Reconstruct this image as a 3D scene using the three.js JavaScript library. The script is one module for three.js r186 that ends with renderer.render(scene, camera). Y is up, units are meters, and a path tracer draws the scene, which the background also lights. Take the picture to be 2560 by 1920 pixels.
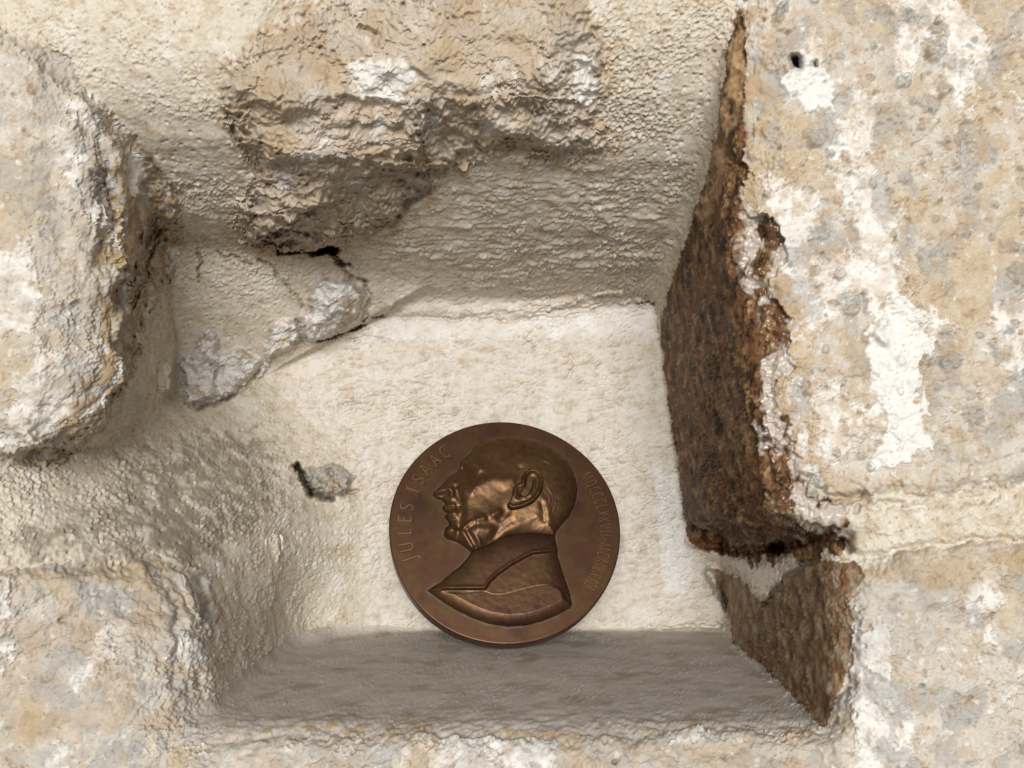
import * as THREE from 'three';
import { FontLoader } from 'three/addons/loaders/FontLoader.js';
import { TextGeometry } from 'three/addons/geometries/TextGeometry.js';
import { mergeVertices } from 'three/addons/utils/BufferGeometryUtils.js';
import { RectAreaLightUniformsLib } from 'three/addons/lights/RectAreaLightUniformsLib.js';

// ---------------------------------------------------------------- camera, light, exposure
// World: floor of the niche at y = 0, its back wall at z = 0, metres.
const STEP = 2.15;                                   // sheet spacing in photo units inside the frame
const EYE = [0, 57, 295];                           // millimetres
const F = 1995, CX = 1106, CY = 829.5, PITCH = Math.atan(140.5 / F);
const scene = new THREE.Scene();
const camera = new THREE.PerspectiveCamera(2 * Math.atan(CY / F) * 180 / Math.PI, 4 / 3, 0.02, 20);
camera.position.set(EYE[0] / 1000, EYE[1] / 1000, EYE[2] / 1000);
camera.rotation.set(PITCH, 0, 0);
camera.focus = 0.255;
camera.userData.fStop = 55;

scene.background = new THREE.Color().setRGB(0.36, 0.35, 0.34);   // the dim room in front of the wall
RectAreaLightUniformsLib.init();
const lamp = new THREE.RectAreaLight(new THREE.Color().setRGB(1, 0.98, 0.955), 27, 0.56, 0.46);
lamp.position.set(0.0, 0.27, 1.34);
lamp.lookAt(0, 0.06, 0.05);
scene.add(lamp);

const renderer = new THREE.WebGLRenderer();
renderer.toneMapping = THREE.LinearToneMapping;
renderer.toneMappingExposure = 0.86;
renderer.shadowMap.enabled = true;

// ---------------------------------------------------------------- helpers
let seed = 7;
const rnd = () => { seed = (seed + 0x6d2b79f5) | 0; let t = Math.imul(seed ^ (seed >>> 15), 1 | seed); t = (t + Math.imul(t ^ (t >>> 7), 61 | t)) ^ t; return ((t ^ (t >>> 14)) >>> 0) / 4294967296; };
const PERM = new Uint8Array(512), GX = new Float32Array(256), GY = new Float32Array(256), GZ = new Float32Array(256), HV = new Float32Array(256);
{
  const a = [...Array(256).keys()];
  for (let i = 255; i > 0; i--) { const j = Math.floor(rnd() * (i + 1)); [a[i], a[j]] = [a[j], a[i]]; }
  for (let i = 0; i < 512; i++) PERM[i] = a[i & 255];
  for (let i = 0; i < 256; i++) {
    const z = rnd() * 2 - 1, t = rnd() * 6.2832, r = Math.sqrt(1 - z * z);
    GX[i] = r * Math.cos(t); GY[i] = r * Math.sin(t); GZ[i] = z; HV[i] = rnd();
  }
}
function noise(x, y, z) {                            // gradient noise, about -1 .. 1
  const ix = Math.floor(x), iy = Math.floor(y), iz = Math.floor(z);
  const fx = x - ix, fy = y - iy, fz = z - iz, X = ix & 255, Y = iy & 255, Z = iz & 255;
  const u = fx * fx * fx * (fx * (fx * 6 - 15) + 10), v = fy * fy * fy * (fy * (fy * 6 - 15) + 10), w = fz * fz * fz * (fz * (fz * 6 - 15) + 10);
  const A = PERM[X] + Y, B = PERM[X + 1] + Y, AA = PERM[A & 255] + Z, AB = PERM[(A + 1) & 255] + Z, BA = PERM[B & 255] + Z, BB = PERM[(B + 1) & 255] + Z;
  const g = (h, a, b, c) => { const k = PERM[h & 255]; return GX[k] * a + GY[k] * b + GZ[k] * c; };
  const x00 = g(AA, fx, fy, fz), x10 = g(BA, fx - 1, fy, fz), x01 = g(AB, fx, fy - 1, fz), x11 = g(BB, fx - 1, fy - 1, fz);
  const y00 = g(AA + 1, fx, fy, fz - 1), y10 = g(BA + 1, fx - 1, fy, fz - 1), y01 = g(AB + 1, fx, fy - 1, fz - 1), y11 = g(BB + 1, fx - 1, fy - 1, fz - 1);
  const a0 = x00 + u * (x10 - x00), a1 = x01 + u * (x11 - x01), b0 = y00 + u * (y10 - y00), b1 = y01 + u * (y11 - y01);
  const c0 = a0 + v * (a1 - a0), c1 = b0 + v * (b1 - b0);
  return (c0 + w * (c1 - c0)) * 1.6;
}
function fbm(x, y, z, n) { let s = 0, a = 0.5; for (let i = 0; i < n; i++) { s += a * noise(x, y, z); x = x * 2.03 + 17.1; y = y * 2.03 + 5.3; z = z * 2.03 + 9.7; a *= 0.5; } return s; }
function ridged(x, y, z, n) { let s = 0, a = 0.5; for (let i = 0; i < n; i++) { s += a * (1 - Math.abs(noise(x, y, z)) * 2); x = x * 2.1 + 7.7; y = y * 2.1 + 3.1; z = z * 2.1 + 1.9; a *= 0.5; } return s; }
const cell = { d: 0, r: 0, d2: 0 };
function worley(x, y, z) {                           // nearest scattered point: distance, its random value, second distance
  const ix = Math.floor(x), iy = Math.floor(y), iz = Math.floor(z);
  let b = 9, b2 = 9, r = 0;
  for (let k = -1; k <= 1; k++) for (let j = -1; j <= 1; j++) for (let i = -1; i <= 1; i++) {
    const h = PERM[(PERM[(PERM[(ix + i) & 255] + iy + j) & 255] + iz + k) & 255];
    const dx = ix + i + HV[h] - x, dy = iy + j + HV[(h + 83) & 255] - y, dz = iz + k + HV[(h + 171) & 255] - z, d = dx * dx + dy * dy + dz * dz;
    if (d < b) { b2 = b; b = d; r = HV[(h + 37) & 255]; } else if (d < b2) b2 = d;
  }
  cell.d = Math.sqrt(b); cell.d2 = Math.sqrt(b2); cell.r = r;
  return cell;
}
const clamp = (x, a = 0, b = 1) => (x < a ? a : x > b ? b : x);
const sstep = (a, b, x) => { const t = clamp((x - a) / (b - a)); return t * t * (3 - 2 * t); };
const lerp = (a, b, t) => a + (b - a) * t;
const smin = (a, b, k) => { const h = clamp(0.5 + 0.5 * (b - a) / k); return lerp(b, a, h) - k * h * (1 - h); };
const smax = (a, b, k) => -smin(-a, -b, k);
const cP = Math.cos(PITCH), sP = Math.sin(PITCH);
function ray(px, py) {                               // a direction of the photograph (units of a 2212 x 1659 picture)
  const x = px - CX, y = CY - py, z = -F, l = Math.hypot(x, y, z);
  return [x / l, (y * cP - z * sP) / l, (y * sP + z * cP) / l];
}
function at(px, py, depth) {                         // the point of that direction that lies `depth` millimetres in front of the eye along z
  const d = ray(px, py), t = depth / -d[2];
  return [EYE[0] + d[0] * t, EYE[1] + d[1] * t, EYE[2] + d[2] * t];
}
const sub = (a, b) => [a[0] - b[0], a[1] - b[1], a[2] - b[2]], dot = (a, b) => a[0] * b[0] + a[1] * b[1] + a[2] * b[2];
const cross = (a, b) => [a[1] * b[2] - a[2] * b[1], a[2] * b[0] - a[0] * b[2], a[0] * b[1] - a[1] * b[0]];
const unit = (a) => { const l = Math.hypot(...a); return a.map((v) => v / l); };
function segDist(px, py, ax, ay, bx, by) { const dx = bx - ax, dy = by - ay, t = clamp(((px - ax) * dx + (py - ay) * dy) / (dx * dx + dy * dy || 1)); return Math.hypot(px - ax - dx * t, py - ay - dy * t); }
function polyDist(px, py, P) {                        // signed distance to a closed outline, positive inside
  let d = 1e9, s = false;
  for (let i = 0, j = P.length - 1; i < P.length; j = i++) {
    const [ax, ay] = P[i], [bx, by] = P[j];
    d = Math.min(d, segDist(px, py, ax, ay, bx, by));
    if ((ay > py) !== (by > py) && px < (bx - ax) * (py - ay) / (by - ay) + ax) s = !s;
  }
  return s ? d : -d;
}
function lineDist(px, py, P) { let d = 1e9; for (let i = 1; i < P.length; i++) d = Math.min(d, segDist(px, py, P[i - 1][0], P[i - 1][1], P[i][0], P[i][1])); return d; }

// ---------------------------------------------------------------- the wall with its niche as a solid (millimetres)
const CEIL = [[-40, 96], [0, 104], [47, 117], [74, 127], [90, 137], [104, 150], [120, 185], [400, 900]];
function ceilY(z) { let i = 1; while (i < CEIL.length - 1 && CEIL[i][0] < z) i++; const a = CEIL[i - 1], b = CEIL[i]; return lerp(a[1], b[1], (z - a[0]) / (b[0] - a[0])); }
const plane = (a, b, c) => { let n = unit(cross(sub(b, a), sub(c, a))); if (n[2] < 0) n = n.map((v) => -v); return { n, o: dot(n, a) }; };
const BLOCK = plane(at(560, 540, 260), at(350, 700, 270), at(700, 720, 286));
const E1 = at(390, 900, 288), E2 = at(795, 692, 290), CUT = unit([-(E2[1] - E1[1]), E2[0] - E1[0], 0]), CUTO = dot(CUT, E1);
const ZF = 108;
let part = 0;                                        // which surface the last call of solid() found nearest
function solid(x, y, z) {
  const under = sstep(30, 36, y - z * 0.075 + 1.5 * Math.sin(z * 0.11));
  const xr = lerp(66, 46 + Math.max(0, 104 - y) * 0.12, under);
  const dR = (xr - x) * 0.9, dC = (ceilY(z - 17 * sstep(-28, -66, x) * sstep(20, 70, z)) - y) * 0.8, dF = y, dB = z;
  const dL = (x + 58 + 50 * sstep(34, 104, y)) * 0.911 * 0.85 + (z - 3) * 0.411 * 0.85 + 2 * Math.sin(y * 0.07);
  let c = smin(dB, dL, 26);
  c = smin(c, dR, 2.5); c = smin(c, dC, 4); c = smin(c, dF, 2 + 5 * sstep(-40, -62, x));
  let f = smax(c, z - ZF, 12);
  part = 0;
  if (Math.abs(f - dB) < 3.5 && dB < dL - 6) part = 1;
  if (dF < 2.2 + 5 * sstep(-45, -64, x) && dF < dB + 0.5 && dF < dR) part = 2;
  // lower left stone and the mortar on its right face
  const qx = x + 65, qy = y - 34, qz = z - ZF + 1, low = smax(smax(qx, qz, 22), qy * 0.85, 34);
  f = smin(f, low, 5 + 19 * sstep(6, 30, y));
  // upper left stone
  const xs = -83 - (ZF - z) * 0.2, s1 = smax(smax(x - xs, z - ZF - 4, 26), (56 - y) * 0.8, 16), cutTop = (y - 143 + 0.83 * (x + 103)) * 0.77, s1c = smax(s1, cutTop, 8);
  f = smin(f, s1c, 3);
  // the block bedded between that stone and the back wall
  const b = Math.max(BLOCK.n[0] * x + BLOCK.n[1] * y + BLOCK.n[2] * z - BLOCK.o, -(CUT[0] * x + CUT[1] * y - CUTO) * 0.9);
  if (b < f && part === 1) part = 0;
  f = smin(f, b, 2);
  return f;
}
function hit(d) {
  let t = 90;
  for (let i = 0; i < 90; i++) {
    const s = solid(EYE[0] + d[0] * t, EYE[1] + d[1] * t, EYE[2] + d[2] * t);
    if (s < 0.015) break;
    t += s * 0.72;
    if (t > 900) break;
  }
  return t;
}

// ---------------------------------------------------------------- outlines traced on the wall
const OUT = {
  upperLeft: [[-600, -60], [-60, 40], [60, 90], [130, 125], [190, 190], [240, 250], [285, 300], [320, 345], [385, 430], [402, 510], [372, 590], [345, 655], [312, 725], [290, 795], [262, 850], [235, 910], [190, 965], [140, 1003], [60, 1012], [-100, 990], [-600, 960]],
  upperMiddle: [[478, 190], [500, 130], [580, 65], [680, 30], [780, -20], [900, -80], [1240, -80], [1275, 30], [1300, 130], [1290, 200], [1292, 270], [1320, 310], [1270, 350], [1180, 345], [1090, 330], [1000, 345], [950, 375], [925, 410], [885, 440], [862, 482], [800, 502], [740, 522], [700, 545], [600, 541], [540, 522], [512, 470], [548, 400], [558, 372], [525, 330], [498, 285], [488, 240]],
  right: [[1604, -80], [1590, 30], [1560, 190], [1545, 290], [1522, 400], [1482, 520], [1448, 620], [1426, 700], [1440, 850], [1465, 1000], [1475, 1100], [1492, 1172], [1560, 1190], [1640, 1200], [1700, 1185], [1765, 1150], [1815, 1130], [1845, 1085], [1900, 1062], [2000, 1066], [2120, 1052], [2260, 1035], [2800, 1010], [2800, -500], [1604, -500]],
  lowerRight: [[1790, 1600], [1815, 1500], [1845, 1440], [1838, 1300], [1860, 1225], [1950, 1195], [2100, 1170], [2212, 1175], [2800, 1180], [2800, 2200], [1790, 2200]],
  lowerLeft: [[-600, 1235], [0, 1232], [150, 1215], [330, 1212], [430, 1228], [470, 1290], [448, 1380], [428, 1500], [392, 1580], [340, 1640], [330, 2200], [-600, 2200]],
  sill: [[360, 1612], [480, 1592], [700, 1588], [860, 1582], [1000, 1592], [1150, 1600], [1300, 1588], [1500, 1578], [1640, 1572], [1780, 1590], [1800, 2200], [330, 2200]],
  crust: [[1597, 20], [1612, 60], [1606, 200], [1610, 300], [1592, 420], [1622, 462], [1665, 470], [1690, 560], [1672, 640], [1700, 720], [1706, 790], [1690, 860], [1712, 950], [1722, 1010], [1770, 1068], [1805, 1092], [1832, 1120], [1842, 1190], [1765, 1205], [1700, 1205], [1640, 1215], [1560, 1200], [1490, 1172], [1474, 1100], [1465, 1000], [1440, 850], [1426, 700], [1448, 620], [1482, 520], [1522, 400], [1545, 290], [1560, 190], [1585, 40]],
  stain: [[1572, 1320], [1548, 1265], [1540, 1225], [1600, 1250], [1650, 1305], [1700, 1255], [1760, 1208], [1850, 1212], [1872, 1245], [1838, 1290], [1842, 1380], [1832, 1440], [1812, 1505], [1778, 1575], [1700, 1492], [1640, 1432], [1584, 1392]],
  flap: [[1488, 1165], [1560, 1185], [1640, 1200], [1722, 1200], [1690, 1250], [1655, 1308], [1610, 1262], [1540, 1215], [1500, 1195]],
  flakeA: [[388, 767], [423, 751], [429, 732], [434, 710], [456, 699], [470, 715], [478, 732], [467, 759], [486, 765], [505, 754], [522, 748], [549, 770], [563, 765], [574, 775], [544, 816], [505, 847], [483, 863], [456, 860], [429, 874], [404, 882], [393, 855], [396, 827], [388, 792]],
  flakeB: [[579, 704], [615, 693], [639, 685], [645, 699], [653, 726], [623, 759], [587, 773], [568, 816], [549, 825], [574, 781], [574, 751]],
  flakeC: [[648, 682], [669, 666], [664, 639], [675, 622], [683, 606], [724, 595], [751, 600], [779, 622], [790, 636], [779, 666], [765, 688], [738, 710], [697, 732], [669, 737], [650, 726]],
  scab: [[640, 1008], [671, 1058], [719, 1074], [747, 1056], [776, 1032], [738, 1008], [714, 998], [685, 1012]],
  // patches of another colour on the wall, painted glints among them
  whiteRight: [[1885, 655], [1960, 642], [2012, 705], [1990, 800], [2004, 960], [1940, 1012], [1880, 1024], [1905, 900], [1880, 800], [1870, 720]],
  whiteTop: [[1690, 165], [1740, 140], [1790, 150], [1800, 225], [1750, 240], [1700, 200]],
  whiteEdge: [[1640, 470], [1730, 455], [1745, 520], [1680, 560], [1645, 530]],
  whitePatch: [[1245, 120], [1290, 130], [1290, 230], [1262, 245], [1240, 190]],
  whiteSlip: [[275, 310], [312, 350], [305, 420], [278, 428]],
  whiteMid: [[745, 130], [860, 120], [900, 190], [840, 225], [760, 200]],
  greyRight: [[1880, 1210], [2120, 1260], [2130, 1330], [1990, 1420], [1880, 1480], [1850, 1400]],
  ochreRight: [[1720, 690], [1850, 680], [1900, 780], [1880, 900], [1800, 980], [1730, 900], [1700, 800]],
  ochreLow: [[1860, 1200], [2212, 1170], [2300, 1240], [2050, 1290], [1900, 1260]],
  scuffLow: [[660, 1270], [720, 1275], [740, 1340], [690, 1345], [670, 1310]],
  scuffRight: [[1415, 1010], [1470, 1020], [1500, 1290], [1440, 1280], [1420, 1150]],
  browned: [[640, 980], [780, 960], [800, 1060], [720, 1080], [650, 1020]],
  brownSide: [[250, 330], [300, 320], [330, 350], [385, 430], [402, 510], [372, 590], [345, 655], [312, 725], [290, 795], [262, 850], [235, 910], [190, 965], [140, 1003], [60, 1012], [30, 990], [110, 960], [150, 900], [185, 800], [190, 650], [215, 520], [225, 420]],
  paleBand: [[790, 690], [1000, 690], [1200, 675], [1412, 660], [1418, 720], [1300, 725], [1000, 735], [820, 740], [740, 760]],
  paleCrust: [[1580, 330], [1610, 200], [1597, 20], [1585, 40], [1560, 190], [1522, 400], [1500, 470], [1540, 470]],
  glint: [[1606, 440], [1720, 440], [1760, 560], [1720, 680], [1740, 760], [1740, 900], [1760, 1010], [1850, 1090], [1830, 1150], [1720, 1150], [1660, 1060], [1640, 880], [1640, 700], [1600, 560]],
  pits: [[1100, -40], [1590, -40], [1570, 200], [1530, 380], [1480, 500], [1300, 420], [1310, 200]],
  trowelled: [[350, 345], [480, 400], [560, 400], [900, 400], [980, 340], [1320, 330], [1400, 400], [1500, 380], [1480, 500], [1430, 600], [1300, 610], [1000, 620], [800, 610], [740, 530], [560, 520], [420, 460]],
  brownSill: [[480, 1580], [700, 1570], [860, 1560], [1000, 1578], [1200, 1585], [1500, 1562], [1780, 1575], [1780, 1600], [1500, 1600], [1150, 1620], [860, 1605], [600, 1612]],
  greyBrownLeft: [[240, 980], [620, 930], [560, 1010], [640, 1060], [430, 1230], [470, 1330], [440, 1440], [250, 1210], [120, 1190], [0, 1210], [40, 1130], [260, 1090]],  // mottled grey-brown tone on the lower left mortar and plaster
};
const NAMES = Object.keys(OUT), PID = Object.fromEntries(NAMES.map((n, i) => [n, i]));
const MX0 = -620, MY0 = -520, MS = 6, MW = Math.ceil((2830 - MX0) / MS), MH = Math.ceil((2220 - MY0) / MS);
const MASK = NAMES.map((n) => {
  const m = new Float32Array(MW * MH), P = OUT[n];
  const xs = P.map((p) => p[0]), ys = P.map((p) => p[1]), x0 = Math.min(...xs) - 80, x1 = Math.max(...xs) + 80, y0 = Math.min(...ys) - 80, y1 = Math.max(...ys) + 80;
  for (let j = 0; j < MH; j++) for (let i = 0; i < MW; i++) {
    const x = MX0 + i * MS, y = MY0 + j * MS;
    m[j * MW + i] = x < x0 || x > x1 || y < y0 || y > y1 ? -80 : clamp(polyDist(x, y, P), -80, 200);
  }
  return m;
});
function mask(k, px, py) {
  const x = clamp((px - MX0) / MS, 0, MW - 1.001), y = clamp((py - MY0) / MS, 0, MH - 1.001), i = x | 0, j = y | 0, a = x - i, b = y - j, m = MASK[k], o = j * MW + i;
  return (m[o] * (1 - a) + m[o + 1] * a) * (1 - b) + (m[o + MW] * (1 - a) + m[o + MW + 1] * a) * b;
}
// cracks, hollows and ridges: outline, half width (photo units), height in millimetres
const RELIEF = [
  [[[425, 545], [436, 562], [428, 585], [432, 610]], 2.6, -2.2], [[[470, 545], [486, 556], [500, 552], [520, 566], [545, 572]], 2.4, -1.8], [[[560, 560], [590, 580], [612, 612], [640, 640], [652, 665]], 2.6, -2],
  [[[690, 736], [740, 722], [785, 700]], 3.5, -3], [[[430, 882], [480, 866], [530, 836], [560, 800]], 4, -2.4], [[[640, 690], [648, 712], [655, 735]], 4, -2.5], [[[745, 735], [800, 728], [850, 738]], 2.2, -1.4], [[[465, 800], [470, 850]], 3, -2],
  [[[700, 880], [760, 872], [830, 880]], 2.2, -1], [[[1230, 770], [1245, 790], [1225, 815]], 3, -1.2], [[[1120, 690], [1200, 690], [1260, 676]], 3, -1.6],
  [[[676, 540], [700, 537], [722, 541]], 9, -14], [[[600, 545], [640, 546], [680, 541]], 3.5, -3],
  [[[722, 545], [740, 580], [760, 600], [790, 610]], 3, -3], [[[720, 560], [735, 572], [755, 575]], 3.5, -3],
  [[[640, 1006], [652, 1030], [664, 1046], [672, 1062]], 6, -14], [[[672, 1064], [700, 1074], [722, 1080]], 4.5, -9], [[[742, 1066], [770, 1060]], 5, -3],
  [[[684, 1046], [712, 1060], [745, 1048]], 13, 3.2], [[[712, 1018], [716, 1026]], 6, -3],
  [[[1360, 655], [1395, 650], [1412, 656]], 3, -2.5], [[[1180, 672], [1260, 668], [1340, 662], [1400, 660]], 3, -1.8], [[[800, 684], [900, 686], [1000, 688], [1100, 692], [1180, 684]], 3, -1.6],
  [[[850, 668], [1000, 672], [1150, 668], [1260, 652]], 9, 1.4], [[[1280, 640], [1320, 630], [1345, 632]], 4, 1.2],
  [[[790, 610], [800, 650], [785, 690]], 4, -2.5],
  [[[1490, 1172], [1580, 1188], [1680, 1186], [1770, 1162], [1835, 1160]], 9, -2.5], [[[1665, 1184], [1690, 1184]], 10, -8], [[[1824, 1168], [1836, 1188]], 9, -5],
  [[[1530, 1235], [1550, 1265], [1566, 1310]], 9, -5],
  [[[1650, 1310], [1690, 1255], [1750, 1212]], 5, -2],
  [[[1585, 1392], [1640, 1432], [1700, 1492], [1770, 1568]], 8, 1.5],
  [[[1400, 1352], [1450, 1356], [1530, 1352], [1560, 1358]], 3, -2], 
  [[[285, 298], [330, 350], [385, 428]], 6, -1.4], [[[498, 285], [530, 335], [560, 380]], 7, -2],
  [[[740, 225], [800, 235], [860, 225]], 16, -2], [[[915, 215], [905, 270], [900, 330]], 14, 4],
  [[[520, 190], [620, 215], [700, 215]], 26, 1.5],
  [[[1060, 260], [1120, 290]], 26, 3], [[[560, 300], [680, 330], [800, 340], [880, 320]], 30, 2.5], 
  [[[860, 470], [880, 440], [930, 410]], 10, -3], [[[780, 60], [815, 75], [808, 95]], 9, -3], [[[590, 80], [560, 100], [545, 125]], 12, -2],
  [[[1714, 130], [1720, 146]], 9, -9], [[[1754, 138], [1758, 148]], 5, -3], [[[1640, 480], [1655, 560]], 10, -3],
  [[[150, 985], [100, 1000], [60, 985]], 12, -2], [[[50, 920], [90, 960], [100, 985]], 20, 2], [[[220, 380], [240, 470], [215, 560]], 18, -2.5], [[[330, 500], [310, 580], [270, 650]], 22, -3],
  [[[382, 1300], [378, 1380], [375, 1480]], 9, -1.2], [[[400, 1240], [430, 1300], [425, 1350]], 16, 1.2],
  [[[1300, 560], [1390, 560], [1460, 560]], 30, 0.6], [[[1860, 1085], [1960, 1092], [2212, 1060]], 14, -1.4], [[[1850, 1205], [1960, 1188], [2100, 1166], [2212, 1168]], 10, -1.4],
  [[[1740, 1040], [1790, 1075], [1850, 1080]], 16, -3], [[[1910, 690], [1890, 720], [1910, 740]], 9, 1.5],
  [[[0, 1235], [160, 1212], [340, 1210]], 22, -1], [[[590, 1160], [605, 1190]], 12, 1.2],
].map(([p, w, h]) => ({ p, w, h, x0: Math.min(...p.map((q) => q[0])) - w * 2.5, x1: Math.max(...p.map((q) => q[0])) + w * 2.5, y0: Math.min(...p.map((q) => q[1])) - w * 2.5, y1: Math.max(...p.map((q) => q[1])) + w * 2.5 }));

// ---------------------------------------------------------------- the sheet of the wall, split into its stones and beds
const KIND = ['mortar', 'plaster', 'ledge', 'upperLeft', 'upperMiddle', 'right', 'lowerRight', 'lowerLeft', 'sill', 'crust', 'stain', 'flap', 'gloss', 'flakeA', 'flakeB', 'flakeC', 'scab'];
const axis = (a, b, full0, full1) => {
  const r = []; let s = STEP; const lo = [];
  for (let x = a - STEP; x > full0; x -= s) { s = Math.min(s * 1.12, 9); lo.push(x); }
  r.push(...lo.reverse()); for (let x = a; x <= b; x += STEP) r.push(x);
  s = STEP; for (let x = b + STEP; x < full1; x += s) { s = Math.min(s * 1.12, 9); r.push(x); }
  return r;
};
const COLS = axis(-20, 2232, -560, 2770), ROWS = axis(-20, 1680, -470, 2130), NX = COLS.length, NY = ROWS.length, N = NX * NY;
const POS = new Float32Array(N * 3), COL = new Float32Array(N * 3), REG = new Uint8Array(N);
const mix3 = (c, d, t) => { c[0] += (d[0] - c[0]) * t; c[1] += (d[1] - c[1]) * t; c[2] += (d[2] - c[2]) * t; };
const CREAM = [0.565, 0.52, 0.45], WHITE = [0.75, 0.725, 0.68], OCHRE = [0.49, 0.385, 0.25], GREY = [0.36, 0.345, 0.32], TAN = [0.41, 0.295, 0.17], BROWN = [0.24, 0.14, 0.06], PALE = [0.70, 0.67, 0.625], DARK = [0.05, 0.026, 0.014], RUST = [0.24, 0.11, 0.045];
const col = [0, 0, 0];
for (let j = 0, q = 0; j < NY; j++) for (let i = 0; i < NX; i++, q++) {
  const px = COLS[i], py = ROWS[j], d = ray(px, py), t = hit(d);
  const x = EYE[0] + d[0] * t, y = EYE[1] + d[1] * t, z = EYE[2] + d[2] * t;
  solid(x, y, z); const base = part, e = 0.4, f0 = solid(x, y, z);
  let nx = solid(x + e, y, z) - f0, ny = solid(x, y + e, z) - f0, nz = solid(x, y, z + e) - f0; const nl = Math.hypot(nx, ny, nz) || 1; nx /= nl; ny /= nl; nz /= nl;
  const face = Math.max(0.38, -(nx * d[0] + ny * d[1] + nz * d[2]));
  // outlines wander with the grain of the stone
  const w1 = noise(x * 0.25, y * 0.25, z * 0.25), w2 = noise(x * 0.25 + 40, y * 0.25, z * 0.25), w3 = noise(x * 0.9, y * 0.9, z * 0.9), w4 = noise(x * 0.9, y * 0.9 + 30, z * 0.9);
  const mx = px + w1 * 10 + w3 * 6, my = py + w2 * 10 + w4 * 6;
  const m = (n, s = 1) => mask(PID[n], px + (mx - px) * s, py + (my - py) * s);
  let kind = base, h = 0; if (base === 2 && x < -36 && y > 3.0 + 1.2 * w1 + 1.0 * w3) kind = 0;
  const mUL = m('upperLeft', 1.8), mUM = m('upperMiddle', 2.2), mR = m('right'), mLR = m('lowerRight'), mLL = m('lowerLeft'), mS = m('sill'), mC = m('crust', 0.5) + 60 * fbm(x * 0.14, y * 0.14, z * 0.14 + 5, 4) * sstep(1540, 1650, px) * sstep(200, 420, py), mT = m('stain', 0.6), mFl = m('flap');
  if (mLL > 0) kind = 7; if (mS > 0) kind = 8; if (mLR > 0) kind = 6;
  if (mUL > 0) kind = 3; if (mUM > 0) kind = 4; if (mR > 0) kind = 5;
  if (mFl > 0) kind = 11; if (mT > 0) kind = 10; if (mC > 0) kind = m('glint', 2.5) > 0 ? 12 : 9;
  const fA = m('flakeA', 0.7), fB = m('flakeB', 0.6), fC = m('flakeC', 0.6), fS = m('scab', 0.5);
  if (fA > 0) kind = 13; if (fB > 0) kind = 14; if (fC > 0) kind = 15; if (fS > 0) kind = 16;
  h += 4.2 * sstep(-2, 12, fA) + 4.2 * sstep(-2, 12, fB) + 5.5 * sstep(-2, 10, fC) + 6 * sstep(5, 55, fC) + 1.2 * sstep(-2, 10, fS);
  h += 2.2 * sstep(-6, 34, mUL) + 4 * sstep(-20, 40, mUM) + 8 * sstep(0, 170, mUM) + 1.6 * sstep(-6, 26, mR) * (mC > 0 ? 0.4 : 1) + 1.8 * sstep(-8, 30, mLR) + 1.2 * sstep(-20, 50, mLL) + 1.2 * sstep(-10, 30, mS) + 1.5 * sstep(-4, 20, mFl);
  for (const r of RELIEF) if (mx > r.x0 && mx < r.x1 && my > r.y0 && my < r.y1) { const wr = r.w > 10 ? 1.6 : 0.6, u = lineDist(lerp(px, mx, wr), lerp(py, my, wr), r.p) / r.w; if (u < 2.4) h += r.h * Math.exp(-u * u * 1.2); }
  const hm = h;
  const grain = noise(x * 2.7, y * 2.7, z * 2.7), grit = noise(x * 1.3, y * 1.3, z * 1.3), mott = fbm(x * 0.12, y * 0.12, z * 0.12, 4), mott2 = fbm(x * 0.3 + 9, y * 0.3, z * 0.3, 4), big = fbm(x * 0.035, y * 0.035 + 7, z * 0.035, 3);
  const c = col, rv = clamp(0.75 + 1.3 * noise(x * 0.05 + 20, y * 0.05, z * 0.05) + 0.8 * noise(x * 0.16, y * 0.16 + 9, z * 0.16), 0.2, 1.7);
  if (kind === 0) {                                  // lime mortar, brushed while wet
    const wx = x + 5 * w1, str = noise(wx * 0.14, (y + z * 0.6) * 0.5 + 0.5 * w2, z * 0.3) + 0.5 * noise(wx * 0.3 + 5, (y + z * 0.6) * 1.5, z * 0.7), lump = ridged(x * 0.15, y * 0.17, z * 0.16, 5) - 0.4;
    const trw = sstep(-40, 60, m('trowelled', 4)); h += trw * (0.36 * str * clamp(0.3 + 1.5 * mott + 0.6 * rv, 0, 1.5) + 0.7 * lump) + 0.06 * str + rv * (0.32 * fbm(x * 0.7, y * 0.8, z * 0.8, 3) + 0.22 * grit + 0.2 * grain) + 0.6 * mott + 1.2 * big;
    const sand = worley(x * 0.85 + 60, y * 0.85, z * 0.85), sr = sand.r < 0.34 ? sstep(0.5, 0.22, sand.d) * clamp(rv) : 0; h += 0.42 * sr;
    const pit = 0.3 + 0.35 * sstep(-10, 30, m('pits', 2));
    const k = worley(x * 0.62, y * 0.62, z * 0.62); if (k.r < pit) h -= 0.6 * sstep(0.42, 0.08, k.d);
    c[0] = 0.60; c[1] = 0.545; c[2] = 0.45; mix3(c, TAN, clamp(0.12 + mott2 * 1.0 + 0.3 * mott - 0.25 * grit)); mix3(c, WHITE, clamp(sstep(0.05, 0.4, mott) * 0.5));
    const k2 = worley(x * 0.95 + 30, y * 0.95, z * 0.95); if (k2.r < pit) mix3(c, BROWN, 0.62 * sstep(0.34, 0.16, k2.d + 0.1 * w3));
    mix3(c, [0.31, 0.265, 0.205], clamp(sstep(-14, 26, m('greyBrownLeft', 5)) * sstep(-0.4, 0.12, mott2 + 0.2 * grit) * 0.95));
    mix3(c, TAN, clamp(sstep(-46, 0, mUM) * (0.4 + 1.2 * mott2)));  mix3(c, [0.66, 0.6, 0.48], 0.6 * sr);
  } else if (kind === 1) {                           // smoothed plaster of the back
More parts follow.
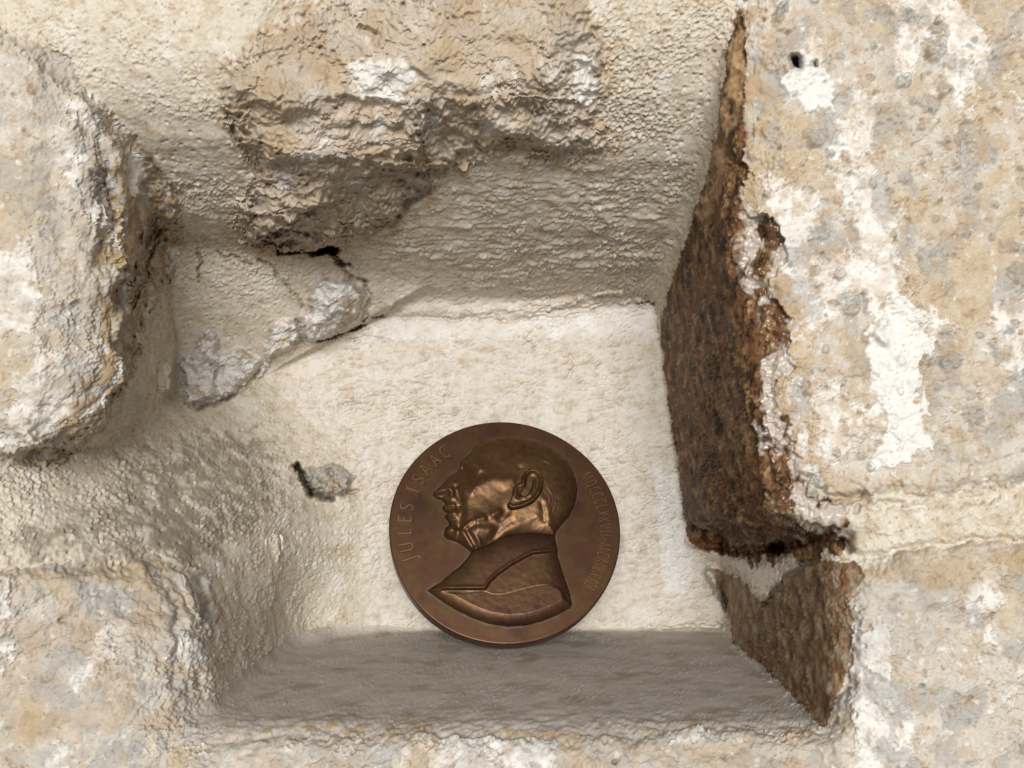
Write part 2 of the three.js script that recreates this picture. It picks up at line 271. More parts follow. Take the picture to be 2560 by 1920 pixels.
    const str = noise(x * 0.12 + y * 0.05 + 0.5 * w1, y * 0.55 - x * 0.08 + 0.6 * w2, 3) + 0.6 * noise(x * 0.5, y * 1.7 - x * 0.3, 8);
    worley(x * 0.34 + 0.2 * w1, y * 0.7 - x * 0.1 + 0.2 * w2, 5); const flk = cell.d2 - cell.d; h += rv * (0.42 * str + 0.34 * grit + 0.26 * grain + 0.5 * sstep(0, 0.3, flk)) + 0.7 * mott + 0.8 * mott2 + 0.8 * big;
    c[0] = 0.655; c[1] = 0.60; c[2] = 0.52; mix3(c, TAN, clamp(0.02 + 0.6 * mott2 + 0.3 * sstep(0.0, 0.6, str) - 0.12 * grit));
    mix3(c, WHITE, clamp(0.45 * sstep(-0.05, 0.35, mott) + 0.75 * sstep(-8, 14, m('paleBand', 2)) * (0.8 + mott2)));
    mix3(c, WHITE, 0.85 * sstep(-4, 8, Math.max(m('scuffLow', 1), m('scuffRight', 1)))); mix3(c, OCHRE, 0.35 * sstep(-30, 40, m('browned', 3)) * (0.5 + mott2));
    const k2 = worley(x * 0.6, y * 0.9, 4); if (k2.r < 0.25) { const r = sstep(0.3, 0.1, k2.d + 0.1 * w3); h -= 0.3 * r; mix3(c, BROWN, 0.45 * r); }
    mix3(c, [0.31, 0.265, 0.205], clamp(sstep(-14, 26, m('greyBrownLeft', 5)) * sstep(-0.4, 0.12, mott2 + 0.2 * grit) * 0.95));
  } else if (kind === 2) {                           // grey cement ledge
    const gk = worley(x * 0.7 + 3, z * 0.7, 2); if (gk.r < 0.16) h += 0.45 * sstep(0.35, 0.1, gk.d);
    h += 0.2 * noise(x * 0.12, z * 0.1, 2) + rv * (0.15 * grit + 0.16 * grain) + 0.15 * mott + 0.12 * mott2 + 1.2 * sstep(82, 112, z) * (mott + mott2);
    c[0] = 0.50; c[1] = 0.455; c[2] = 0.405; const fl = noise(x * 0.3, z * 0.5, 6); mix3(c, [0.50, 0.45, 0.37], clamp(0.5 * sstep(0.2, 0.5, fl + 0.3 * grit) + 0.5 * mott2)); mix3(c, [0.33, 0.29, 0.24], clamp(1.2 * mott + 0.6 * mott2 + 0.2 * grit)); mix3(c, BROWN, clamp(0.35 * sstep(0.18, 0.35, fbm(x * 0.08, 3, z * 0.08, 4))));
    mix3(c, TAN, clamp(sstep(-6, 8, m('brownSill', 3)) * sstep(0, 0.12, mott2 + 0.1 * grit)));
    const k2 = worley(x * 0.5, z * 0.5, 9); if (k2.r < 0.1) mix3(c, WHITE, 0.7 * sstep(0.2, 0.08, k2.d));
  } else if (kind === 9 || kind === 10 || kind === 12) {            // brown varnish-like crust
    const run = noise(x * 0.4, y * 0.26, z * 0.22) + 0.7 * noise(x * 1.1, y * 0.8, z * 0.7), gl = m('glint', 2.5), lumps = ridged(x * 0.13, y * 0.12, z * 0.13, 4) - 0.3;
    worley(x * 0.28, y * 0.2, z * 0.28); const knob = cell.d2 - cell.d;
    h += 0.3 * run + 1.0 * mott + rv * (0.3 * grit + 0.24 * grain) + (kind !== 10 ? 0.8 * lumps + sstep(-25, 25, gl) * (2.2 * lumps + 1.6 * (knob - 0.3)) : 0.6 * mott2);
    c[0] = 0.15; c[1] = 0.072; c[2] = 0.032; mix3(c, [0.30, 0.17, 0.08], clamp(0.25 + 0.7 * run + 0.5 * mott)); mix3(c, DARK, clamp(sstep(0.02, 0.2, mott2 + mott * 0.8 + 0.1 * grit)));
    mix3(c, DARK, 0.8 * sstep(0.28, 0.4, noise(x * 1.5, y * 1.0, z * 1.5) + 0.3 * grain) * clamp(rv));
    mix3(c, [0.42, 0.28, 0.14], clamp(sstep(0.35, 0.7, run + 0.5 * grit) * 0.6)); mix3(c, [0.40, 0.265, 0.14], clamp(sstep(-10, 14, m('paleCrust', 2)) * (0.6 + run)));
    mix3(c, [0.56, 0.49, 0.42], clamp(sstep(-12, 12, gl) * sstep(-0.05, 0.07, fbm(x * 0.16 + 70, y * 0.11, z * 0.16, 4) + 0.08 * grit) * 0.9));  // pale crust, with highlights of the shiny edge painted into its colour
    if (kind === 10) { mix3(c, [0.36, 0.29, 0.20], clamp(0.35 + 1.6 * mott2)); mix3(c, RUST, clamp(0.12 + mott)); }
  } else if (kind > 12) {                            // broken chips and scabs of pale stone
    const lay = noise(x * 0.16 + y * 0.16, (y - x * 0.75) * 0.75, z * 0.3), lay2 = noise(x * 0.4, (y - x * 0.75) * 2.1, z);
    worley(x * 0.22, y * 0.22, z * 0.22); const fac = cell.d2 - cell.d, big2 = kind === 15 ? 1.9 : 1;
    h += big2 * (0.9 * (fac - 0.3) + 0.5 * ridged(x * 0.14, y * 0.14, z * 0.14, 4)) + 0.5 * lay + 0.4 * lay2 + 0.4 * fbm(x * 0.8, y * 0.8, z * 0.8, 3) + 0.3 * grit + 0.25 * grain;
    c[0] = PALE[0]; c[1] = PALE[1]; c[2] = PALE[2]; if (kind === 16) { c[0] = 0.40; c[1] = 0.37; c[2] = 0.31; }
    mix3(c, [0.46, 0.43, 0.40], clamp(sstep(0.05, 0.2, mott2 + 0.1 * grit))); mix3(c, OCHRE, clamp(0.75 * sstep(0.2, 0.3, mott + 0.08 * grit)));
  } else if (kind === 11) {
    h += 0.5 * mott + 0.2 * grit; c[0] = 0.56; c[1] = 0.48; c[2] = 0.40; mix3(c, BROWN, clamp(mott2 * 1.5));
  } else {                                           // the stones
    const rough = kind === 4 ? 1.25 : kind === 3 ? 1.0 : 1.0;
    const sh = (f, t) => sstep(t, t + 0.09, f + 0.09 * grit + 0.07 * grain);
    worley(x * 0.075 + 0.1 * w1, y * 0.09 + 0.1 * w2, z * 0.09); const lumpy = cell.d2 - cell.d;
    worley(x * 0.2 + 0.1 * w1, y * 0.22, z * 0.22); const lumpy2 = cell.d2 - cell.d;
    h += rough * (1.5 * (ridged(x * 0.045 + 3, y * 0.06, z * 0.06, 5) - 0.4) + 0.9 * mott + 0.9 * mott2) + (kind === 4 ? 1.8 : kind === 3 ? 1.2 : 0.9) * (lumpy - 0.3) + (kind === 4 ? 0.8 : kind === 3 ? 0.6 : 0.6) * (lumpy2 - 0.3) + rv * (0.3 * fbm(x * 0.75, y * 0.75, z * 0.75, 2) + 0.26 * grit + 0.22 * grain);
    c[0] = CREAM[0]; c[1] = CREAM[1]; c[2] = CREAM[2];
    mix3(c, [0.51, 0.455, 0.38], clamp(0.5 + 2 * fbm(x * 0.03, y * 0.03, z * 0.03 + 40, 3)) * 0.6);
    mix3(c, OCHRE, 0.6 * sh(fbm(x * 0.05 + 50, y * 0.05, z * 0.05, 5), 0.12)); const chalk = sh(fbm(x * 0.07 + 5, y * 0.05, z * 0.07, 6), 0.07); h += 0.5 * chalk; mix3(c, WHITE, 0.85 * chalk);
    const pitted = sh(fbm(x * 0.11 + 90, y * 0.085, z * 0.11, 6), 0.07); h -= pitted * (0.3 + 0.35 * Math.max(0, noise(x * 0.8, y * 0.8, z * 0.8))); mix3(c, GREY, 0.68 * pitted); mix3(c, TAN, 0.4 * sh(fbm(x * 0.33 + 20, y * 0.3, z * 0.3 + 60, 4), 0.14));
    mix3(c, BROWN, 0.55 * sh(fbm(x * 0.42 + 120, y * 0.42, z * 0.42, 4), 0.30)); mix3(c, WHITE, 0.6 * sh(fbm(x * 0.5 + 33, y * 0.5, z * 0.5, 3), 0.3));
    if (kind === 5) {
      for (const [fq, sh, lim] of [[0.17, 0, 0.5], [0.33, 40, 0.4]]) { const k = worley(x * fq + sh + 0.16 * w1 + 0.06 * w3, y * fq + 0.16 * w2, z * fq); if (k.r < lim) { const r = sstep(0, 0.16, 0.16 + 0.7 * k.r - k.d + 0.12 * w3); h += 1.3 * r * (0.16 + k.r); mix3(c, k.r < lim * 0.5 ? [0.36, 0.32, 0.25] : [0.31, 0.295, 0.27], clamp(0.75 * r * (0.8 - 0.5 * grit))); } }
      mix3(c, [0.42, 0.28, 0.14], clamp(sstep(-130, 0, mC) * sstep(-0.1, 0.08, mott2 + 0.1 * grit) * 0.7)); mix3(c, OCHRE, 0.55 * sstep(-20, 50, m('ochreRight', 4)) * clamp(0.5 + mott2 * 1.5));
      const smear = Math.max(sstep(-2, 4, m('whiteRight', 3)), sstep(-2, 4, m('whiteTop', 2))); h += 0.6 * smear; mix3(c, WHITE, 0.9 * Math.max(sstep(-2, 4, m('whiteRight', 3)), sstep(-2, 4, m('whiteTop', 2)), 0.8 * sstep(-4, 8, m('whiteEdge', 3))));
    } else if (kind === 6) {
      mix3(c, GREY, 0.5 * sstep(-20, 40, m('greyRight', 4)) * clamp(0.6 + mott2)); mix3(c, TAN, 0.6 * sstep(-10, 30, m('ochreLow', 3)));
    } else if (kind === 4) {
      mix3(c, [0.46, 0.385, 0.30], clamp(0.55 + mott2)); mix3(c, TAN, clamp(0.25 + mott)); mix3(c, WHITE, 0.8 * Math.max(sstep(-4, 8, m('whitePatch', 1)), sstep(-4, 10, m('whiteMid', 2))));
    } else if (kind === 3) {
      mix3(c, [0.44, 0.375, 0.29], clamp(0.3 + mott2)); mix3(c, [0.35, 0.24, 0.125], clamp(sstep(-12, 26, m('brownSide', 3.5)) * sstep(-0.15, 0.12, mott2 + 0.12 * grit) * 0.85)); mix3(c, WHITE, 0.9 * sstep(-4, 6, m('whiteSlip', 1)));
    } else { mix3(c, GREY, clamp(0.25 + mott2)); mix3(c, TAN, clamp(0.1 + mott * 1.2)); }
    const k3 = worley(x * 0.42, y * 0.42, z * 0.42 + 9); if (k3.r < 0.2) h -= 1.1 * sstep(0.3, 0.08, k3.d + 0.08 * w3) * clamp(rv);
    const k2 = worley(x * 1.1, y * 1.1, z * 1.1); if (k2.r < 0.25) mix3(c, BROWN, 0.5 * sstep(0.34, 0.14, k2.d));
  }
  const v = 1 + 0.10 * grain + 0.08 * grit + 0.06 * w3;
  const o = q * 3, s = t - hm / face, hn = h - hm;
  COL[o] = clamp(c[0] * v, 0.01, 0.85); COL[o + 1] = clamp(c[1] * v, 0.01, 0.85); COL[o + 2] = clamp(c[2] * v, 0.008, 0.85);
  POS[o] = (EYE[0] + d[0] * s + nx * hn) / 1000; POS[o + 1] = (EYE[1] + d[1] * s + ny * hn) / 1000; POS[o + 2] = (EYE[2] + d[2] * s + nz * hn) / 1000;
  REG[q] = kind;
}
const sheet = new THREE.BufferGeometry();
sheet.setAttribute('position', new THREE.BufferAttribute(POS, 3));
const allIndex = new Uint32Array((NX - 1) * (NY - 1) * 6), perKind = KIND.map(() => []);
{
  let n = 0;
  for (let j = 0; j < NY - 1; j++) for (let i = 0; i < NX - 1; i++) {
    const a = j * NX + i, b = a + 1, c = a + NX, d = c + 1;
    allIndex[n++] = a; allIndex[n++] = c; allIndex[n++] = b; allIndex[n++] = b; allIndex[n++] = c; allIndex[n++] = d;
    perKind[REG[a]].push(a, c, b, b, c, d);
  }
}
sheet.setIndex(new THREE.BufferAttribute(allIndex, 1));
sheet.computeVertexNormals();
const NRM = sheet.attributes.normal.array;
function pieceGeometry(idx) {
  const map = new Int32Array(N).fill(-1), list = [], out = new Uint32Array(idx.length);
  for (let k = 0; k < idx.length; k++) { const v = idx[k]; if (map[v] < 0) { map[v] = list.length; list.push(v); } out[k] = map[v]; }
  const p = new Float32Array(list.length * 3), n = new Float32Array(list.length * 3), c = new Float32Array(list.length * 3);
  list.forEach((v, k) => { for (let e = 0; e < 3; e++) { p[k * 3 + e] = POS[v * 3 + e]; n[k * 3 + e] = NRM[v * 3 + e]; c[k * 3 + e] = COL[v * 3 + e]; } });
  const g = new THREE.BufferGeometry();
  g.setAttribute('position', new THREE.BufferAttribute(p, 3)); g.setAttribute('normal', new THREE.BufferAttribute(n, 3)); g.setAttribute('color', new THREE.BufferAttribute(c, 3));
  g.setIndex(new THREE.BufferAttribute(out, 1));
  return g;
}
const mat = (o) => new THREE.MeshPhysicalMaterial({ vertexColors: true, side: THREE.DoubleSide, metalness: 0, ...o });
const M = {
  stone: mat({ roughness: 0.9, specularIntensity: 0.4 }), mortar: mat({ roughness: 0.95, specularIntensity: 0.3 }), cement: mat({ roughness: 0.85, specularIntensity: 0.4 }),
  crust: mat({ roughness: 0.55, specularIntensity: 0.3 }), gloss: mat({ roughness: 0.2, specularIntensity: 1.0 }), stain: mat({ roughness: 0.6, specularIntensity: 0.7 }),
};
const used = new Map();
const numbered = (n) => { const k = used.get(n) ?? 0; used.set(n, k + 1); return k ? n + '_' + String(k).padStart(3, '0') : n; };
function add(parent, name, geometry, material, label) {
  const o = new THREE.Mesh(geometry, material); o.name = parent === scene ? numbered(name) : name; o.castShadow = o.receiveShadow = true;
  if (label) o.userData.label = label;
  parent.add(o); return o;
}
const wall = new THREE.Group(); wall.name = 'stone_wall'; wall.userData = { label: 'rough limestone wall with a mortared niche around the bronze medal', category: 'wall' }; scene.add(wall);
const PIECES = [
  ['mortar', 'mortar', 'sandy cream lime mortar between the stones'], ['niche_back', 'mortar', 'pale smoothed plaster at the back of the niche'], ['ledge', 'cement', 'flat grey cement ledge under the medal'],
  ['stone', 'stone', 'stone with a brown right side and ochre face'], ['stone', 'stone', 'rugged tan stone bulging over the niche'], ['stone', 'stone', 'large pale stone with grey nodules and white patches'],
  ['stone', 'stone', 'pale grey flecked stone under the mortar joint'], ['stone', 'stone', 'grey and cream stone left of the ledge'], ['sill_stone', 'stone', 'mottled front of the stone under the ledge'],
  ['crust', 'crust', 'dark brown streaked crust on the side of the large pale stone'], ['stain', 'stain', 'brown stained patch beside the ledge'], ['mortar_flap', 'gloss', 'shiny pale smear below the brown crust'], ['crust', 'gloss', 'shiny lumpy edge of the brown crust'], ['stone_chip', 'stone', 'ragged flaky white chip in the mortar'], ['stone_chip', 'stone', 'narrow white chip beside the rounded one'], ['stone_chip', 'stone', 'rounded white chip of stone under the crack'], ['mortar_scab', 'stone', 'lifted grey scab of mortar above a dark gap'],
];
const pieces = PIECES.map(([n, k, label], i) => add(wall, n, pieceGeometry(perKind[i]), M[k], label));


// ---------------------------------------------------------------- chips of stone bedded in the edge of the block
function chip(px, py, rx, ry, rz, turn, tint, label, k) {
  const d = ray(px, py), t = hit(d), mm = t / F;
  const g = mergeVertices(new THREE.IcosahedronGeometry(1, 26).deleteAttribute('normal').deleteAttribute('uv')), a = g.attributes.position, c = new Float32Array(a.count * 3), ct = Math.cos(turn), st = Math.sin(turn);
  const o = [EYE[0] + d[0] * (t + 1), EYE[1] + d[1] * (t + 1), EYE[2] + d[2] * (t + 1)];
  for (let i = 0; i < a.count; i++) {
    let x = a.getX(i), y = a.getY(i), z = a.getZ(i);
    worley(x * 0.9 + k * 5.3, y * 0.9, z * 0.9); const b = 1 + 0.55 * fbm(x * 0.8 + k * 9, y * 0.8, z * 0.8, 2) - 0.22 * (cell.d2 - cell.d < 0.25 ? 1 - (cell.d2 - cell.d) * 4 : 0) + 0.14 * (ridged(x * 1.1 + k, y * 3.4, z * 1.6, 4) - 0.4);
    x = Math.sign(x) * Math.pow(Math.abs(x), 0.8) * b * rx * mm; y = Math.sign(y) * Math.pow(Math.abs(y), 0.8) * b * ry * mm; z *= b * rz;
    const X = x * ct - y * st, Y = x * st + y * ct, wx = o[0] + X, wy = o[1] + Y, wz = o[2] + z;
    const gr = noise(wx * 2.4, wy * 2.4, wz * 2.4), pt = fbm(wx * 0.3, wy * 0.3, wz * 0.3, 4), e = 0.25 * noise(wx * 0.8, wy * 2, wz) + 0.12 * gr;
    a.setXYZ(i, wx / 1000 + e * a.getX(i) * 0.001, wy / 1000 + e * a.getY(i) * 0.001, wz / 1000 + e * a.getZ(i) * 0.001);
    const q = [...tint]; mix3(q, OCHRE, clamp(sstep(0.14, 0.34, pt) * 0.8)); mix3(q, GREY, clamp(sstep(-0.12, -0.35, pt) * 0.6));
    for (let n = 0; n < 3; n++) c[i * 3 + n] = clamp(q[n] * (1 + 0.12 * gr), 0.02, 0.85);
  }
  g.setAttribute('color', new THREE.BufferAttribute(c, 3)); g.computeVertexNormals();
  return add(wall, 'stone_chip', g, M.stone, label);
}
[[340, 812, 24, 34, 2.6, 0.1, [0.55, 0.5, 0.38]], [600, 1172, 12, 24, 1.4, 0.1]]
  .forEach(([px, py, rx, ry, rz, turn, tint = PALE, label], k) => chip(px, py, rx, ry, rz, turn, tint, label, k + 1));

// ---------------------------------------------------------------- the bronze medal leaning in the niche (millimetres, then scaled)
const R = 34.2, THICK = 6, TILT = 24 * Math.PI / 180;
const medal = new THREE.Group(); medal.name = 'bronze_medal';
medal.userData = { label: 'round brown bronze medal with a bald man in profile, leaning on the ledge', category: 'medal' };
medal.position.set(-0.0019, 0.0342, 0.0206); medal.rotation.x = -TILT; medal.rotation.y = 0.09; medal.rotation.order = 'XYZ'; scene.add(medal);
const bronze = mat({ metalness: 0.75, roughness: 0.41 });
const X = (cx) => (cx - 868) / 768 * R, Y = (cy) => (825 - cy) / 720 * R, L = (p) => p.map(([a, b]) => [X(a), Y(b)]);
function patina(x, y, z, gold) {                     // brown patina, redder and more olive in clouds
  const m = fbm(x * 0.11, y * 0.11, z * 0.3 + 3, 4), n = fbm(x * 0.5, y * 0.5, 5, 3), c = [0.092, 0.041, 0.023];
  mix3(c, [0.105, 0.058, 0.024], clamp(0.35 + m * 1.6)); mix3(c, [0.055, 0.026, 0.017], clamp(sstep(0.08, 0.4, fbm(x * 0.09 + 30, y * 0.09, 1, 4)) * 0.7)); mix3(c, [0.15, 0.083, 0.033], clamp(gold * (0.7 + 0.8 * n)));
  const v = 1 + 0.22 * n + 0.10 * noise(x * 3, y * 3, 1) + 0.12 * fbm(x * 1.3 + 7, y * 1.3, 2, 2); return c.map((k) => clamp(k * v, 0.01, 0.8));
}
function paint(g, gold, extra) {
  const a = g.attributes.position, c = new Float32Array(a.count * 3);
  for (let i = 0; i < a.count; i++) { const x = a.getX(i) * 1000, y = a.getY(i) * 1000, q = patina(x, y, a.getZ(i) * 1000, gold); if (extra) extra(q, x, y); c.set(q, i * 3); }
  g.setAttribute('color', new THREE.BufferAttribute(c, 3)); return g;
}
const HEAD = L([[650, 1000], [600, 965], [555, 937], [520, 927], [482, 916], [463, 895], [463, 868], [472, 845], [497, 826], [492, 806], [470, 786], [466, 768], [482, 752], [460, 740], [446, 722], [450, 704], [468, 694], [456, 680], [440, 668], [402, 656], [382, 641], [379, 622], [395, 604], [430, 570], [470, 525], [505, 495], [540, 468], [556, 447], [552, 425], [560, 404], [590, 375], [620, 340], [650, 300], [690, 260], [740, 232], [800, 217], [880, 209], [960, 212], [1040, 220], [1120, 240], [1190, 270], [1240, 308], [1290, 360], [1325, 420], [1348, 490], [1358, 560], [1350, 620], [1325, 690], [1290, 750], [1255, 790], [1225, 825], [1205, 850], [1196, 890], [1120, 885], [1040, 880], [960, 890], [880, 905], [800, 940], [720, 985]]);
const COAT = L([[650, 990], [720, 965], [800, 920], [880, 885], [960, 868], [1040, 861], [1120, 867], [1196, 886], [1206, 950], [1212, 1010], [1242, 1110], [1280, 1220], [1300, 1300], [1290, 1322], [1200, 1370], [1100, 1410], [1000, 1435], [880, 1445], [760, 1430], [650, 1395], [540, 1345], [460, 1300], [400, 1262], [366, 1238], [450, 1190], [520, 1130], [580, 1080], [622, 1030]]);
const EAR = L([[880, 735], [870, 712], [890, 680], [905, 640], [905, 605], [935, 580], [965, 560], [980, 515], [1008, 488], [1050, 478], [1090, 495], [1112, 540], [1106, 600], [1085, 650], [1045, 695], [1000, 722], [940, 742], [900, 748]]);
const FEAT = [                                       // strokes on the face: line, half width, height (mm)
  [[[560, 420], [605, 400], [640, 425], [690, 478]], 20, 0.55], [[[575, 452], [600, 500], [590, 560]], 34, -1.5], [[[560, 470], [530, 540]], 26, -0.5], [[[620, 455], [670, 500]], 22, 0.25],
  [[[392, 625], [430, 618], [470, 612]], 10, 0.35], [[[488, 612], [508, 632], [505, 652]], 12, 0.75], [[[420, 648], [470, 645]], 11, -0.55], [[[470, 560], [430, 600]], 18, 0.3],
  [[[530, 600], [560, 680], [572, 760], [560, 850]], 26, -1.15], [[[525, 690], [548, 730]], 12, -0.4], [[[455, 733], [510, 728], [560, 727]], 6, -0.5], [[[475, 762], [520, 760]], 13, 0.35], [[[480, 800], [530, 805]], 12, -0.5],
  [[[500, 880], [505, 880]], 34, 0.7], [[[560, 860], [545, 930]], 18, -0.55], [[[575, 880], [610, 930], [640, 975]], 14, 0.55], [[[610, 870], [650, 930], [670, 975]], 15, -0.45], [[[640, 890], [690, 940], [695, 965]], 14, 0.4],
  [[[690, 590], [760, 555], [840, 560], [900, 550]], 34, 0.55], [[[660, 600], [640, 640]], 18, 0.35], [[[740, 690], [700, 740]], 60, -0.75], [[[840, 640], [850, 740]], 32, -0.35], [[[700, 430], [840, 420]], 70, -0.3],
  [[[680, 815], [715, 805]], 20, 0.7], [[[780, 780], [812, 765]], 20, 0.75], [[[600, 850], [650, 842], [730, 838], [770, 825], [810, 845], [815, 880], [790, 920]], 22, -0.32], [[[690, 870], [750, 880]], 32, 0.6], [[[640, 830], [590, 860]], 13, 0.4],
  [[[830, 800], [870, 760]], 26, -0.6], [[[770, 960], [850, 890], [960, 830], [1060, 780]], 24, 0.35], [[[730, 970], [800, 880], [900, 810]], 16, -0.25], [[[1000, 800], [1060, 800]], 40, -0.25], [[[1100, 700], [1120, 800]], 18, -0.4], [[[1080, 640], [1130, 700], [1150, 800]], 22, 0.15], [[[960, 470], [940, 560]], 24, -0.3],
].map(([p, w, h]) => ({ p: L(p), w: w / 768 * R * 1.15, h: h * 0.78 }));
const LAPEL = L([[1215, 985], [1095, 1003], [1040, 1010], [980, 1040], [900, 1085], [820, 1140], [765, 1190], [735, 1235]]), HEM = L([[366, 1238], [470, 1258], [600, 1256], [720, 1240], [780, 1262], [850, 1262], [960, 1230], [1060, 1205], [1160, 1192], [1230, 1230], [1290, 1300]]);
const HEMPOLY = L([[366, 1238], [470, 1258], [600, 1256], [720, 1240], [780, 1262], [850, 1262], [960, 1230], [1060, 1205], [1160, 1192], [1230, 1230], [1300, 1300], [1320, 1500], [300, 1500]]);
const LAPELPOLY = L([[1215, 985], [1095, 1003], [1040, 1010], [980, 1040], [900, 1085], [820, 1140], [765, 1190], [735, 1235], [300, 1245], [600, 1000], [1000, 820], [1260, 860]]);
function headHeight(x, y) {
  const d = polyDist(x, y, HEAD); if (d < -0.9) return -0.4;
  const dd = Math.max(0, d);
  let h = -0.4 + 1.5 * sstep(-0.35, 0.55, d) + 1.1 * (1 - Math.exp(-dd / 1.6)) + 2.3 * (1 - Math.pow(1 - Math.min(dd / 13, 1), 2));
  const on = sstep(-0.1, 0.8, d);
  for (const f of FEAT) { const u = lineDist(x, y, f.p) / f.w; if (u < 2.4) h += on * f.h * Math.exp(-u * u); }
  // hair, combed round behind the ear down to the nape
  const hx = x - X(960), hy = y - Y(640), r = Math.hypot(hx, hy), an = Math.atan2(hy, hx);
  const w = sstep(-1.35, -0.95, an) * sstep(1.75, 1.2, an) * sstep(5.0, 7.5, r) * on;
  if (w > 0) { const v = r * 1.9 + an * 3.2 + 1.1 * noise(r * 0.25, an * 2, 2); h += w * (0.012 * Math.sin(v * 3.6 + 3 * noise(r * 0.6, an * 1.6, 7)) + 0.07 * noise(v * 1.9, an * 2.6, 4)) * clamp(0.4 + 1.4 * noise(x * 0.2, y * 0.2, 6) + 0.6 * sstep(2, -8, hy), 0, 1.3); }
  return h + 0.07 * fbm(x * 0.5, y * 0.5, 9, 3) * on;
}
function coatHeight(x, y) {
  const d = polyDist(x, y, COAT); if (d < -0.9) return -0.4;
  const dd = Math.max(0, d), up = polyDist(x, y, LAPELPOLY), down = polyDist(x, y, HEMPOLY);
  let h = -0.4 + 1.2 * sstep(-0.35, 0.4, d) + 1.5 * (1 - Math.exp(-dd / 2.2));
  h += 0.75 * sstep(-0.35, 0.3, up) * sstep(-0.2, 0.8, d) + 0.25 * Math.exp(-Math.pow((up - 0.3) / 0.45, 2));
  if (down > -1) { const a = Math.min(dd / 8, 1), round = -0.3 + 3.6 * Math.sqrt(Math.max(0, 1 - (1 - a) * (1 - a))); h = Math.min(h, round) ; h = lerp(h, Math.min(round, 2.5), sstep(-0.5, 0.5, down)) - 0.25 * sstep(-0.3, 0.3, down); }
  return h + 0.05 * fbm(x * 0.6, y * 0.6, 2, 2);
}
const HELIX = L([[978, 590], [978, 545], [990, 510], [1018, 490], [1055, 488], [1085, 510], [1098, 555], [1092, 605], [1065, 655], [1025, 695], [965, 722], [905, 735], [882, 722]]), TRAGUS = L([[955, 590], [930, 600], [920, 640], [935, 670]]), ANTI = L([[1050, 560], [1045, 610], [1020, 650], [985, 668], [940, 668]]);
function earHeight(x, y) {
  const d = polyDist(x, y, EAR); if (d < -0.8) return -1;
  let h = headHeight(x, y) - 0.35 + 0.75 * sstep(-0.25, 0.45, d);
  h += 0.95 * Math.exp(-Math.pow(lineDist(x, y, HELIX) / 0.62, 2)) + 0.5 * Math.exp(-Math.pow(lineDist(x, y, TRAGUS) / 0.6, 2)) + 0.4 * Math.exp(-Math.pow(lineDist(x, y, ANTI) / 0.45, 2));
  h -= 0.75 * Math.exp(-Math.pow(lineDist(x, y, L([[1025, 540], [1010, 600], [985, 640]])) / 1.2, 2));
  return h;
}
function reliefMesh(P, fn, s, gold, extra, parent, name, label) {
  const xs = P.map((p) => p[0]), ys = P.map((p) => p[1]), x0 = Math.min(...xs) - 0.8, y0 = Math.min(...ys) - 0.8, nx = Math.ceil((Math.max(...xs) + 0.8 - x0) / s) + 1, ny = Math.ceil((Math.max(...ys) + 0.8 - y0) / s) + 1;
  const H = new Float32Array(nx * ny), id = new Int32Array(nx * ny).fill(-1), pos = [], idx = [], inside = new Uint8Array(nx * ny);
  for (let j = 0; j < ny; j++) for (let i = 0; i < nx; i++) { const k = j * nx + i, x = x0 + i * s, y = y0 + j * s; H[k] = fn(x, y); inside[k] = polyDist(x, y, P) > -0.4 ? 1 : 0; }
  const v = (k) => { if (id[k] < 0) { id[k] = pos.length / 3; pos.push((x0 + (k % nx) * s) / 1000, (y0 + Math.floor(k / nx) * s) / 1000, H[k] / 1000); } return id[k]; };
  for (let j = 0; j < ny - 1; j++) for (let i = 0; i < nx - 1; i++) { const a = j * nx + i; if (inside[a] || inside[a + 1] || inside[a + nx] || inside[a + nx + 1]) { const A = v(a), B = v(a + 1), C = v(a + nx), D = v(a + nx + 1); idx.push(A, B, C, B, D, C); } }
  const g = new THREE.BufferGeometry(); g.setAttribute('position', new THREE.Float32BufferAttribute(pos, 3)); g.setIndex(idx); g.computeVertexNormals();
  return add(parent, name, paint(g, gold, extra), bronze, label);
}
const OUTLINE = [HEAD, COAT];
const DUST = [0.20, 0.175, 0.15];
// grey dust caught along the foot of the relief
const dust = (q, x, y) => { const d = Math.max(polyDist(x, y, HEAD), polyDist(x, y, COAT)); const w = sstep(0.55, 0.1, Math.abs(d + 0.1)) * clamp(0.35 + 1.3 * fbm(x * 0.22, y * 0.22, 11, 3)) * 0.5; mix3(q, DUST, clamp(w)); };
{
  const p = [], e = 0.45;
  p.push(new THREE.Vector2(0.0001, 0));
  for (let r = 0.45; r < R - e; r += 0.45) p.push(new THREE.Vector2(r, 0));
  p.push(new THREE.Vector2(R - e, 0), new THREE.Vector2(R - e * 0.4, -e * 0.12), new THREE.Vector2(R - e * 0.08, -e * 0.5), new THREE.Vector2(R, -e * 1.1));
  for (let k = 1; k <= 6; k++) p.push(new THREE.Vector2(R, lerp(-e * 1.1, -THICK + 0.5, k / 6)));
  p.push(new THREE.Vector2(R - 0.15, -THICK + 0.15), new THREE.Vector2(R - 0.5, -THICK), new THREE.Vector2(0.0001, -THICK));
  const g = new THREE.LatheGeometry(p.reverse(), 260); g.rotateX(Math.PI / 2);
  const a = g.attributes.position;
  for (let i = 0; i < a.count; i++) { const x = a.getX(i), y = a.getY(i), th = Math.atan2(y, x), s = 1 + 0.0025 * Math.sin(th * 3 + 1) + 0.002 * Math.sin(th * 5), r = Math.hypot(x, y); a.setXYZ(i, x * s / 1000, y * s / 1000, (a.getZ(i) + (r < R - 1 ? 0.05 * fbm(x * 0.15, y * 0.15, 3, 3) : 0)) / 1000); }
  g.deleteAttribute('uv'); g.computeVertexNormals();
  add(medal, 'disc', paint(g, 0.05, dust), bronze);
}
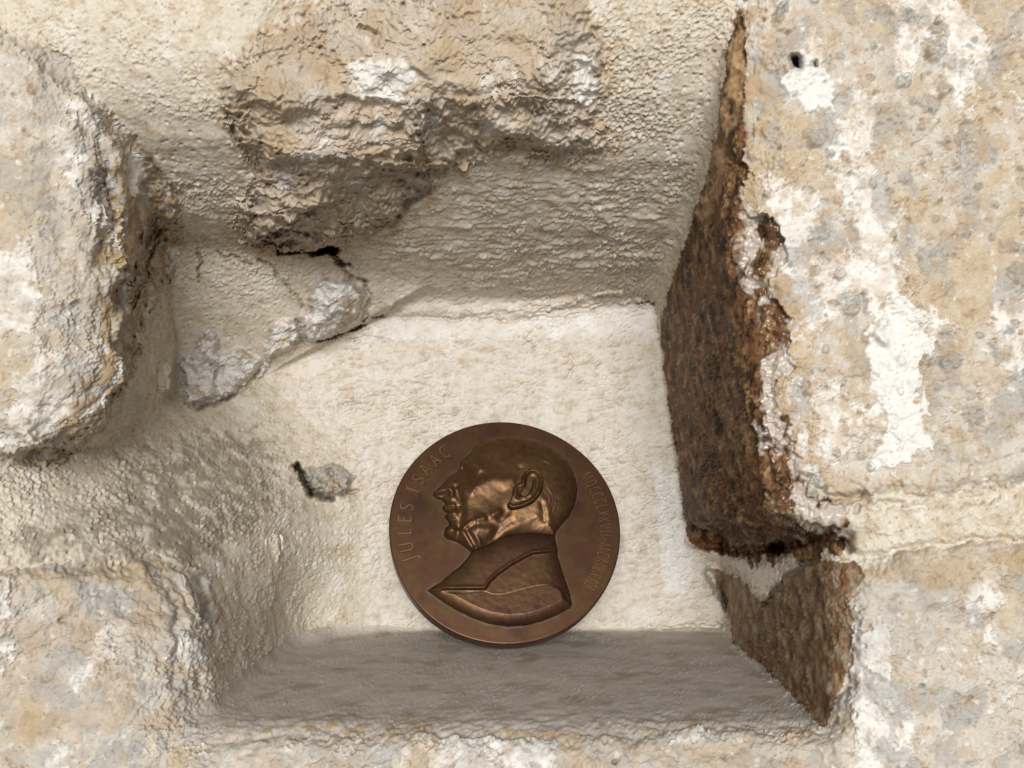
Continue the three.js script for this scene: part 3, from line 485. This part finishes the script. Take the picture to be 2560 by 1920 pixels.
const head = reliefMesh(HEAD, headHeight, 0.17, 0.55, dust, medal, 'portrait_head', 'bald head in profile with lined cheeks and combed nape');
reliefMesh(EAR, earHeight, 0.13, 0.45, null, head, 'ear');
reliefMesh(COAT, coatHeight, 0.19, 0.1, dust, medal, 'coat', 'plain coat with a turned collar');
const font = await new FontLoader().loadAsync('fonts/droid/droid_sans_regular.typeface.json');
const rubbed = (q, x, y) => mix3(q, [0.27, 0.16, 0.085], clamp(0.35 + 0.9 * fbm(x * 0.8, y * 0.8, 4, 2)));   // metal rubbed bright on the raised letters
function letter(ch, deg, r, size, wide, parent) {
  const g = new TextGeometry(ch, { font, size, depth: 0.6, curveSegments: 5, bevelEnabled: true, bevelThickness: 0.25, bevelSize: 0.07, bevelSegments: 1 });
  g.computeBoundingBox(); const b = g.boundingBox; g.translate(-(b.min.x + b.max.x) / 2, 0, -0.2); g.scale(wide, 1, 1);
  const t = deg * Math.PI / 180; g.rotateZ(t - Math.PI / 2); g.translate(Math.cos(t) * r, Math.sin(t) * r, 0); g.scale(0.001, 0.001, 0.001); g.deleteAttribute('uv');
  return add(parent, 'letter', paint(g, 0.9, rubbed), bronze);
}
const nameText = new THREE.Group(); nameText.name = 'name_lettering'; medal.add(nameText);
[['J', 202], ['U', 194.3], ['L', 185], ['E', 177.6], ['S', 170.5], ['I', 159.6], ['S', 152.4], ['A', 145], ['A', 137], ['C', 129.5]].forEach(([c, a]) => letter(c, a, 27.6, 4.1, 0.8, nameText));
const dateText = new THREE.Group(); dateText.name = 'date_lettering'; medal.add(dateText);
{
  const str = 'MDCCCLXXVII\u00b7MCMLXIII', adv = { M: 1.45, D: 1.1, C: 1, L: 0.85, X: 1, V: 1.05, I: 0.62, '\u00b7': 0.7 };
  let total = 0; for (const c of str) total += adv[c];
  let pos = 0; for (const c of str) { const a = 36.5 - (pos + adv[c] / 2) / total * 74; letter(c, a, 27.9, 3.7, 0.55, dateText); pos += adv[c]; }
}

renderer.render(scene, camera);
